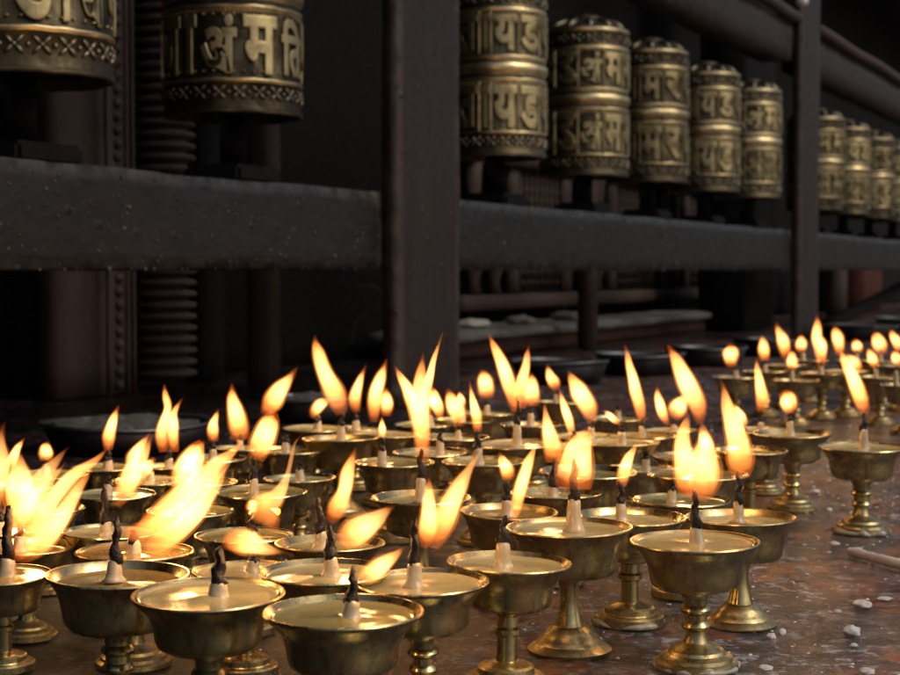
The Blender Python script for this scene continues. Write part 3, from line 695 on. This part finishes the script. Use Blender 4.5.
lamp(862, 447, 87, 'lone brass lamp standing apart on the bare stone, flame leaning left', 864, 429, 412, 0, 0, 1, [[(866, 414, 10), (861, 398, 17), (853, 378, 16), (845, 362, 11), (838, 348, 1)]], 1)
lamp(793, 433, 78, 'lamp with small round flame at the right side of the crowd', 790, 421, 412, 0, 0, 1, [[(790, 414, 9), (789, 406, 19), (787, 398, 20), (782, 392, 9)]], 1)
lamp(764, 430, 64, 'lamp with upright pointed flame left of the small round flame', 761, 422, 410, 0, 0, 1, [[(761, 412, 9), (762, 400, 15), (760, 385, 12), (757, 370, 7), (757, 357, 1)]], 3)
lamp(750, 450, 74, 'short lamp half hidden behind the tall left-leaning flame', 745, 437, 428, 0, 2, 0, [[(744, 428, 7), (743, 418, 9), (738, 410, 6), (733, 403, 1)]])
# --- middle crowd, right to centre
lamp(682, 500, 98, 'flat rimmed lamp directly behind the frontmost right lamp', 672, 488, 480, 0, 2, 0, ())
lamp(698, 474, 102, 'wide golden lamp behind the twin flame', 708, 462, 452, 0, 0, 2, [[(706, 458, 8), (707, 448, 16), (704, 438, 14), (700, 428, 3)]])
lamp(688, 456, 70, 'small lamp with blinding round flame behind the twin flame', 690, 448, 436, -3, 0, 2, [[(700, 424, 8), (697, 405, 20), (688, 385, 23), (678, 363, 15), (668, 345, 3)]])
lamp(621, 442, 82, 'lamp with tiny flame blown flat to the left', 622, 432, 424, -1, 0, 1, [[(620, 424, 4), (615, 420, 8), (609, 415, 7), (603, 410, 1)]])
lamp(642, 436, 70, 'lamp with tall thin flame leaning left, behind the crowd', 642, 426, 418, 0, 0, 2, [[(642, 424, 6), (641, 408, 13), (635, 388, 14), (629, 366, 9), (625, 344, 1)]])
lamp(672, 430, 58, 'lamp with pale wavering flame behind the blinding round one', 674, 424, 418, 0, 0, 1, [[(668, 425, 5), (662, 412, 12), (658, 398, 9), (658, 386, 1)], [(672, 418, 14), (678, 408, 22), (684, 400, 14), (686, 392, 3)]])
lamp(556, 493, 92, 'lamp with upright leaf shaped flame and thin straight wick', 553, 486, 458, 1, 0, 0, [[(554, 462, 16), (553, 448, 22), (549, 432, 17), (546, 415, 8), (544, 400, 1)]])
lamp(587, 471, 97, 'lamp behind the broad domed flame', 582, 458, 448, 0, 2, 0, ())
lamp(507, 511, 98, 'amber lamp with short rounded flame above a dark wick', 507, 500, 480, 0, 2, 2, [[(508, 480, 12), (507, 470, 17), (503, 461, 12), (499, 452, 2)]])
lamp(484, 461, 84, 'wide lamp with slim upright flame and small black wick', 478, 448, 430, -1, 0, 0, [[(478, 432, 8), (477, 418, 12), (473, 402, 9), (469, 380, 1)]])
lamp(422, 497, 100, 'lamp with knobbly dark wick under the tallest forked flame', 421, 478, 448, 0, 1, 0,
     [[(423, 462, 12), (422, 430, 21), (418, 400, 24), (420, 375, 14), (424, 352, 1)], [(424, 420, 12), (427, 392, 13), (432, 366, 8), (443, 332, 1)], [(416, 420, 12), (410, 395, 16), (402, 380, 10), (394, 364, 1)]])
lamp(432, 452, 78, 'lamp tucked behind the tallest forked flame', 440, 440, 432, 0, 2, 1, [[(440, 420, 5), (438, 408, 14), (434, 396, 13), (431, 386, 3)]])
lamp(395, 462, 80, 'lamp with tiny pointed flame over thick black wick', 382, 450, 436, 0, 2, 0, [[(382, 438, 6), (382, 431, 9), (382, 424, 6), (382, 417, 1)]])
lamp(517, 444, 84, 'lamp with thick tall wick under two tall tongues of flame', 517, 424, 396, 1, 1, 1,
     [[(516, 412, 10), (512, 392, 16), (504, 370, 16), (496, 350, 10), (488, 333, 1)], [(519, 408, 14), (522, 390, 18), (524, 372, 12), (527, 358, 8), (529, 345, 1)]])
lamp(454, 437, 70, 'lamp with blunt glowing flame behind the slim upright one', 458, 430, 422, 0, 0, 1, [[(460, 426, 12), (457, 412, 20), (452, 400, 16), (447, 389, 3)]])
lamp(487, 413, 64, 'back lamp with short rounded flame seen left of the twin tongues', 487, 405, 398, 0, 0, 1, [[(487, 398, 14), (486, 388, 19), (484, 378, 17), (483, 370, 5)]])
lamp(532, 424, 66, 'back lamp with rounded flame right of the twin tongues', 531, 413, 404, 0, 0, 1, [[(532, 406, 14), (532, 394, 18), (532, 382, 12), (531, 372, 1)]])
lamp(558, 402, 56, 'back lamp with small detached flame beyond the crowd', 556, 394, 390, 0, 0, 0, [[(556, 390, 8), (554, 382, 14), (550, 374, 10), (547, 364, 1)]])
lamp(588, 436, 70, 'back lamp with wide flame leaning left beside the leaf shaped one', 591, 427, 420, 1, 0, 1, [[(592, 424, 8), (589, 408, 20), (580, 392, 22), (573, 380, 12), (568, 370, 1)]])
lamp(566, 446, 72, 'lamp with thin flame leaning left next to the wide leaning flame', 574, 438, 430, 0, 2, 0, [[(574, 440, 4), (570, 424, 10), (564, 406, 9), (559, 388, 1)]])
# --- middle crowd, left
lamp(325, 571, 132, 'lamp with curled black wick and broad flame blown right', 331, 556, 524, -1, 0, 1, [[(338, 546, 10), (348, 538, 30), (362, 528, 34), (380, 516, 17), (396, 505, 1)]])
lamp(329, 543, 110, 'lamp with wick bent left and wavy upright flame', 322, 531, 496, -4, 2, 0, [[(330, 522, 10), (338, 508, 21), (345, 490, 17), (349, 470, 16), (357, 446, 1)]])
lamp(262, 491, 92, 'lamp with two flames twisting one above another', 254, 478, 456, -1, 0, 0, [[(256, 460, 16), (261, 444, 28), (268, 426, 24), (275, 412, 8)], [(264, 415, 9), (272, 402, 22), (282, 388, 18), (298, 367, 1)]])
lamp(190, 510, 88, 'deep bowled lamp behind the longest right-blown flame', 178, 500, 490, 0, 0, 0, [[(176, 498, 12), (182, 482, 22), (192, 466, 22), (200, 450, 12), (204, 440, 1)]])
lamp(245, 535, 100, 'lamp with ragged flame ending in a long thin curling tail', 251, 529, 516, 1, 2, 0, [[(276, 536, 6), (270, 520, 22), (264, 508, 34), (276, 496, 20), (286, 478, 8), (292, 458, 5), (296, 442, 3), (306, 432, 1)], [(258, 512, 14), (252, 506, 16), (246, 510, 4)]])
lamp(245, 570, 106, 'pale lamp tucked between the flat-flamed lamp and the crowd', 253, 560, 552, 0, 2, 1, ())
lamp(133, 551, 117, 'lamp carrying the longest flame, blown far to the right', 133, 540, 530, 2, 0, 2, [[(136, 540, 12), (154, 520, 24), (180, 494, 26), (210, 470, 20), (232, 454, 10), (248, 434, 1)], [(138, 552, 8), (162, 542, 26), (190, 516, 26), (214, 488, 16), (230, 464, 1)]])
lamp(110, 531, 100, 'lamp with fat dark wick and flame rising up to the right', 106, 522, 485, -2, 2, 1, [[(116, 506, 10), (124, 490, 22), (133, 474, 26), (142, 456, 15), (153, 434, 1)], [(138, 476, 10), (146, 468, 16), (155, 458, 4)]])
lamp(26, 546, 94, 'lamp behind the cut-off one under the cluster of broad flames', 20, 536, 520, 0, 0, 2, [[(22, 524, 18), (24, 505, 40), (20, 482, 34), (18, 464, 16), (19, 449, 1)]])
lamp(-6, 530, 92, 'half seen lamp at the edge with reddish ragged flame', 0, 520, 508, 0, 0, 0, [[(-10, 516, 20), (-4, 480, 30), (0, 450, 20), (5, 422, 1)], [(4, 522, 14), (24, 500, 30), (42, 478, 22), (58, 460, 9), (69, 447, 1)]], k=0.6)
lamp(113, 494, 84, 'lamp with silvery hardened butter behind the rising flame', 108, 484, 476, 0, 0, 1, ())
lamp(50, 474, 76, 'back lamp with stubby round flame near the ash filled tray', 46, 464, 460, 0, 0, 0, [[(46, 461, 12), (46, 454, 16), (46, 447, 13), (47, 442, 4)]])
lamp(106, 467, 72, 'back lamp with pointed flame leaning right before the ash tray', 108, 459, 448, 0, 0, 0, [[(108, 450, 9), (109, 436, 14), (113, 422, 11), (119, 405, 1)]])
lamp(168, 466, 74, 'back lamp with crossed twin flames', 169, 458, 447, 0, 0, 1, [[(164, 452, 10), (162, 435, 14), (166, 412, 10), (166, 398, 8), (165, 384, 1)], [(174, 452, 10), (173, 430, 13), (174, 414, 9), (182, 398, 1)]])
lamp(214, 458, 66, 'back lamp with short pointed flame right of the crossed twin flames', 213, 449, 441, 0, 0, 0, [[(213, 441, 10), (213, 430, 13), (215, 419, 8), (218, 409, 1)]])
lamp(240, 448, 66, 'back lamp with tall upright leaf flame', 240, 440, 434, 0, 0, 0, [[(241, 440, 17), (238, 422, 22), (233, 402, 15), (232, 383, 1)]])
lamp(200, 482, 74, 'lamp half hidden in the haze of flames below the leaf flame', 196, 472, 462, 0, 2, 2, [[(174, 488, 10), (180, 470, 18), (192, 454, 20), (202, 442, 8)]])
lamp(150, 480, 74, 'small lamp behind the fat dark wick', 150, 470, 462, 0, 0, 1, [[(142, 480, 10), (132, 462, 16), (140, 448, 12), (151, 432, 1)]])
lamp(341, 438, 78, 'lamp with tall leaning flame at the back left of the nearer post', 341, 424, 412, 1, 1, 0, [[(342, 414, 12), (336, 396, 24), (325, 372, 19), (318, 352, 13), (315, 335, 1)]])
lamp(314, 428, 66, 'back lamp with small curled flame below the tall leaning one', 318, 421, 414, 0, 0, 1, [[(312, 418, 6), (316, 409, 13), (323, 403, 12), (330, 401, 3)]])
lamp(355, 428, 62, 'back lamp with narrow flame leaning right', 356, 420, 412, 0, 0, 0, [[(356, 412, 8), (355, 400, 14), (359, 385, 10), (366, 365, 1)]])
lamp(384, 434, 72, 'back lamp with hollow rounded flame near the nearer post', 381, 426, 418, 0, 0, 1, [[(374, 422, 8), (374, 402, 17), (379, 382, 14), (387, 358, 1)], [(386, 416, 10), (387, 402, 15), (385, 388, 4)]])
lamp(290, 450, 70, 'dim lamp with no visible flame behind the twisting flames', 286, 442, 434, 0, 2, 0, ())
lamp(300, 478, 74, 'unlit looking lamp between the curling tail and the post', 300, 468, 462, 0, 0, 1, ())
lamp(640, 468, 70, 'low lamp between two leaning flames', 646, 458, 450, 0, 0, 1, ())
lamp(45, 509, 84, 'lamp wedged between the ragged reddish flame and the rising flame', 40, 499, 490, 0, 0, 1, ())
lamp(12, 486, 78, 'back lamp at the far edge behind the ragged reddish flame', 10, 476, 468, 0, 0, 1, [[(10, 472, 8), (12, 460, 12), (18, 448, 8), (24, 438, 1)]])
lamp(462, 420, 62, 'back lamp with small slim flame just right of the nearer post', 462, 411, 405, 0, 0, 0, [[(462, 408, 6), (461, 400, 10), (459, 391, 1)]])
lamp(425, 424, 62, 'back lamp hidden behind the forked flame at the post foot', 430, 415, 408, 0, 0, 1, [[(430, 410, 7), (432, 402, 12), (434, 392, 2)]])
lamp(618, 418, 60, 'back lamp without flame beyond the tiny left-blown flame', 618, 410, 405, 0, 0, 0, ())
# --- far group on the right
lamp(735, 377, 48, 'far lamp with round flame, first of the distant group', 736, 369, 364, 0, 0, 1, [[(732, 367, 9), (731, 357, 18), (730, 350, 17), (728, 345, 5)]])
lamp(766, 371, 46, 'far lamp with oval flame behind the first of the distant group', 765, 363, 359, 0, 0, 1, [[(765, 361, 9), (764, 350, 13), (763, 342, 9), (762, 335, 1)]])
lamp(786, 365, 44, 'far lamp with tall flame leaning left', 787, 358, 353, 0, 0, 0, [[(787, 358, 9), (784, 345, 14), (780, 334, 10), (776, 322, 1)]])
lamp(796, 380, 46, 'far lamp with a tiny round flame on a pale bowl', 792, 371, 368, 0, 0, 1, [[(793, 370, 8), (792, 362, 13), (792, 354, 8), (792, 351, 2)]])
lamp(808, 360, 42, 'far lamp with small flame by the foot of the farther post', 803, 353, 350, 0, 0, 1, [[(802, 352, 8), (801, 345, 14), (802, 338, 8), (803, 336, 2)]])
lamp(822, 373, 46, 'far lamp with wavering double flame before the farther post', 821, 366, 360, 0, 0, 1, [[(821, 367, 8), (820, 354, 12), (817, 338, 13), (818, 326, 9), (817, 315, 1)], [(822, 358, 6), (823, 346, 10), (820, 334, 3)]])
lamp(846, 371, 46, 'far lamp with blown flames behind the lone lamp', 848, 363, 358, 0, 0, 1, [[(840, 355, 8), (838, 342, 14), (836, 333, 12), (834, 326, 2)], [(862, 371, 5), (856, 366, 14), (850, 360, 13), (844, 354, 3)]])
lamp(880, 377, 48, 'far lamp with small flame right of the lone leaning flame', 876, 368, 364, 0, 0, 1, [[(876, 368, 7), (873, 360, 12), (870, 353, 8), (867, 348, 1)]])
lamp(856, 360, 42, 'far lamp with stubby flame in the second distant row', 857, 353, 350, 0, 0, 1, [[(858, 353, 8), (857, 346, 13), (854, 340, 5)]])
lamp(880, 361, 44, 'far lamp with broad bright flame in the second distant row', 881, 354, 349, 0, 0, 1, [[(882, 354, 10), (880, 345, 17), (876, 337, 12), (873, 333, 3)]])
lamp(902, 366, 46, 'far lamp with slanting flame at the picture edge', 900, 356, 350, 0, 0, 1, [[(900, 352, 8), (897, 342, 12), (893, 335, 8), (890, 329, 1)]])
lamp(906, 385, 50, 'far lamp with very small flame at the picture edge', 896, 370, 366, 0, 0, 1, [[(897, 366, 6), (896, 358, 11), (894, 351, 5)]])

# overlap report
for i in range(len(LAMPS)):
    for j in range(i):
        d = math.hypot(LAMPS[i][0]-LAMPS[j][0], LAMPS[i][1]-LAMPS[j][1]); s = (LAMPS[i][2]+LAMPS[j][2])/2
        if d < s*0.80: print('CLOSE %.3f of %.3f : %s | %s' % (d, s, LAMPS[i][3][:45], LAMPS[j][3][:45]))

# ------------------------------------------------------------------ wax crumbs and the cotton roll on the platform
def crumb(px, py, w, h, lab):
    P = on_z(px, py); s = w*P.y/F/2
    bm = bmesh.new(); bmesh.ops.create_icosphere(bm, subdivisions=3, radius=1)
    for v in bm.verts:
        v.co *= 1+0.4*noise.noise(v.co*1.6+Vector((px, py, 0)))
        v.co.z = max(-0.4, v.co.z)
    o = finish('wax_crumb', bm, [M_CRUMB]); o.scale = (s, s*1.1, s*h); o.rotation_euler = (0, 0, px); o.location = (P.x, P.y, s*h*0.35)
    tag(o, lab, 'wax lump', 'white wax crumbs on the wet stone')
crumb(862, 606, 17, 0.55, 'blocky white wax lump on the stone below the cotton roll')
crumb(851, 634, 17, 0.75, 'pointed white wax lump, brightest on the reddish stone')
crumb(854, 646, 8, 0.5, 'tiny wax chip just in front of the pointed lump')
crumb(765, 669, 13, 0.5, 'wax lump beside the foot of the frontmost right lamp')
crumb(867, 673, 15, 0.5, 'smooth wax lump at the bottom picture edge')
crumb(885, 599, 15, 0.2, 'thin flat smear of wax near the blocky lump')
crumb(838, 612, 7, 0.5, 'little wax chip left of the blocky lump')
crumb(815, 492, 9, 0.5, 'wax chip on the stone left of the lone lamp')
crumb(829, 511, 6, 0.9, 'tiny upright wax chip beside the lone lamp stem')
crumb(834, 545, 10, 0.6, 'wax bead at the left of the lone lamp foot')
crumb(857, 550, 11, 0.4, 'flat wax bead in front of the lone lamp foot')
crumb(782, 634, 8, 1.0, 'upright wax bead by the foot of the tall left-leaning flame lamp')
crumb(771, 638, 9, 0.8, 'round wax bead by the same foot, next to the upright bead')
rnd = random.Random(5); bm = bmesh.new()
for i in range(900):
    if i < 500: x = rnd.uniform(-0.35, 0.6); y = rnd.uniform(0.85, 2.4)
    else: x = rnd.uniform(0.05, 0.6); y = rnd.uniform(0.9, 1.9)
    s = rnd.uniform(0.0004, 0.0016)*(1 if rnd.random() > 0.06 else 1.8)
    m = Matrix.Translation((x, y, s*0.2)) @ Matrix.Rotation(rnd.random()*6, 4, 'Z') @ Matrix.Diagonal((rnd.uniform(0.7, 2), 1, 0.5, 1))
    bmesh.ops.create_icosphere(bm, subdivisions=1, radius=s, matrix=m)
for v in bm.verts: v.co += noise.noise_vector(v.co*900)*0.0003
tag(finish('wax_specks', bm, [M_CRUMB]), 'fine specks of spilt wax scattered over the wet stone', 'wax specks', kind='stuff')
# the cotton roll at the right edge
bm = bmesh.new(); p0, p1, p2 = on_z(848, 551, 0.004), on_z(872, 557, 0.0046), on_z(925, 571, 0.005)
ch = catmull([tuple(p0)+(0.0015,), tuple(p0.lerp(p1, 0.2))+(0.0038,), tuple(p1)+(0.0040,), tuple(p2)+(0.0050,)], 10)
tube(bm, [c[:3] for c in ch], [c[3] for c in ch], 16, flat=0.9)
for v in bm.verts: v.co += noise.noise_vector(v.co*180)*0.0008
tag(finish('cotton_roll', bm, [M_CRUMB]), 'rolled white cotton wick lying on the stone in front of the lone lamp', 'cotton wick')

# thin wisps of smoke drifting off the lamps
sm = bpy.data.materials.new('thin_smoke'); sm.use_nodes = True; sn = sm.node_tree.nodes; sn.remove(sn['Principled BSDF'])
vs = sn.new('ShaderNodeVolumeScatter'); vs.inputs['Density'].default_value = 5.0; vs.inputs['Color'].default_value = (0.85, 0.85, 0.9, 1)
sm.node_tree.links.new(vs.outputs[0], sn['Material Output'].inputs['Volume'])
for Y, pts, lab in ((1.85, [(352, 345), (356, 322), (372, 312), (385, 300), (372, 285), (350, 290), (345, 305)], 'thin curl of smoke rising left of the nearer post'),
                    (2.0, [(560, 330), (575, 270), (592, 238), (602, 205), (596, 180), (604, 160)], 'faint straight wisp of smoke crossing the long rail')):
    ch = catmull([tuple(at(x, y, Y))+(0.0016+0.0006*math.sin(k*2.0),) for k, (x, y) in enumerate(pts)], 8)
    bm = bmesh.new(); tube(bm, [c[:3] for c in ch], [c[3] for c in ch], 10, flat=0.6)
    tag(finish('smoke_wisp', bm, [sm]), lab, 'smoke', kind='stuff')
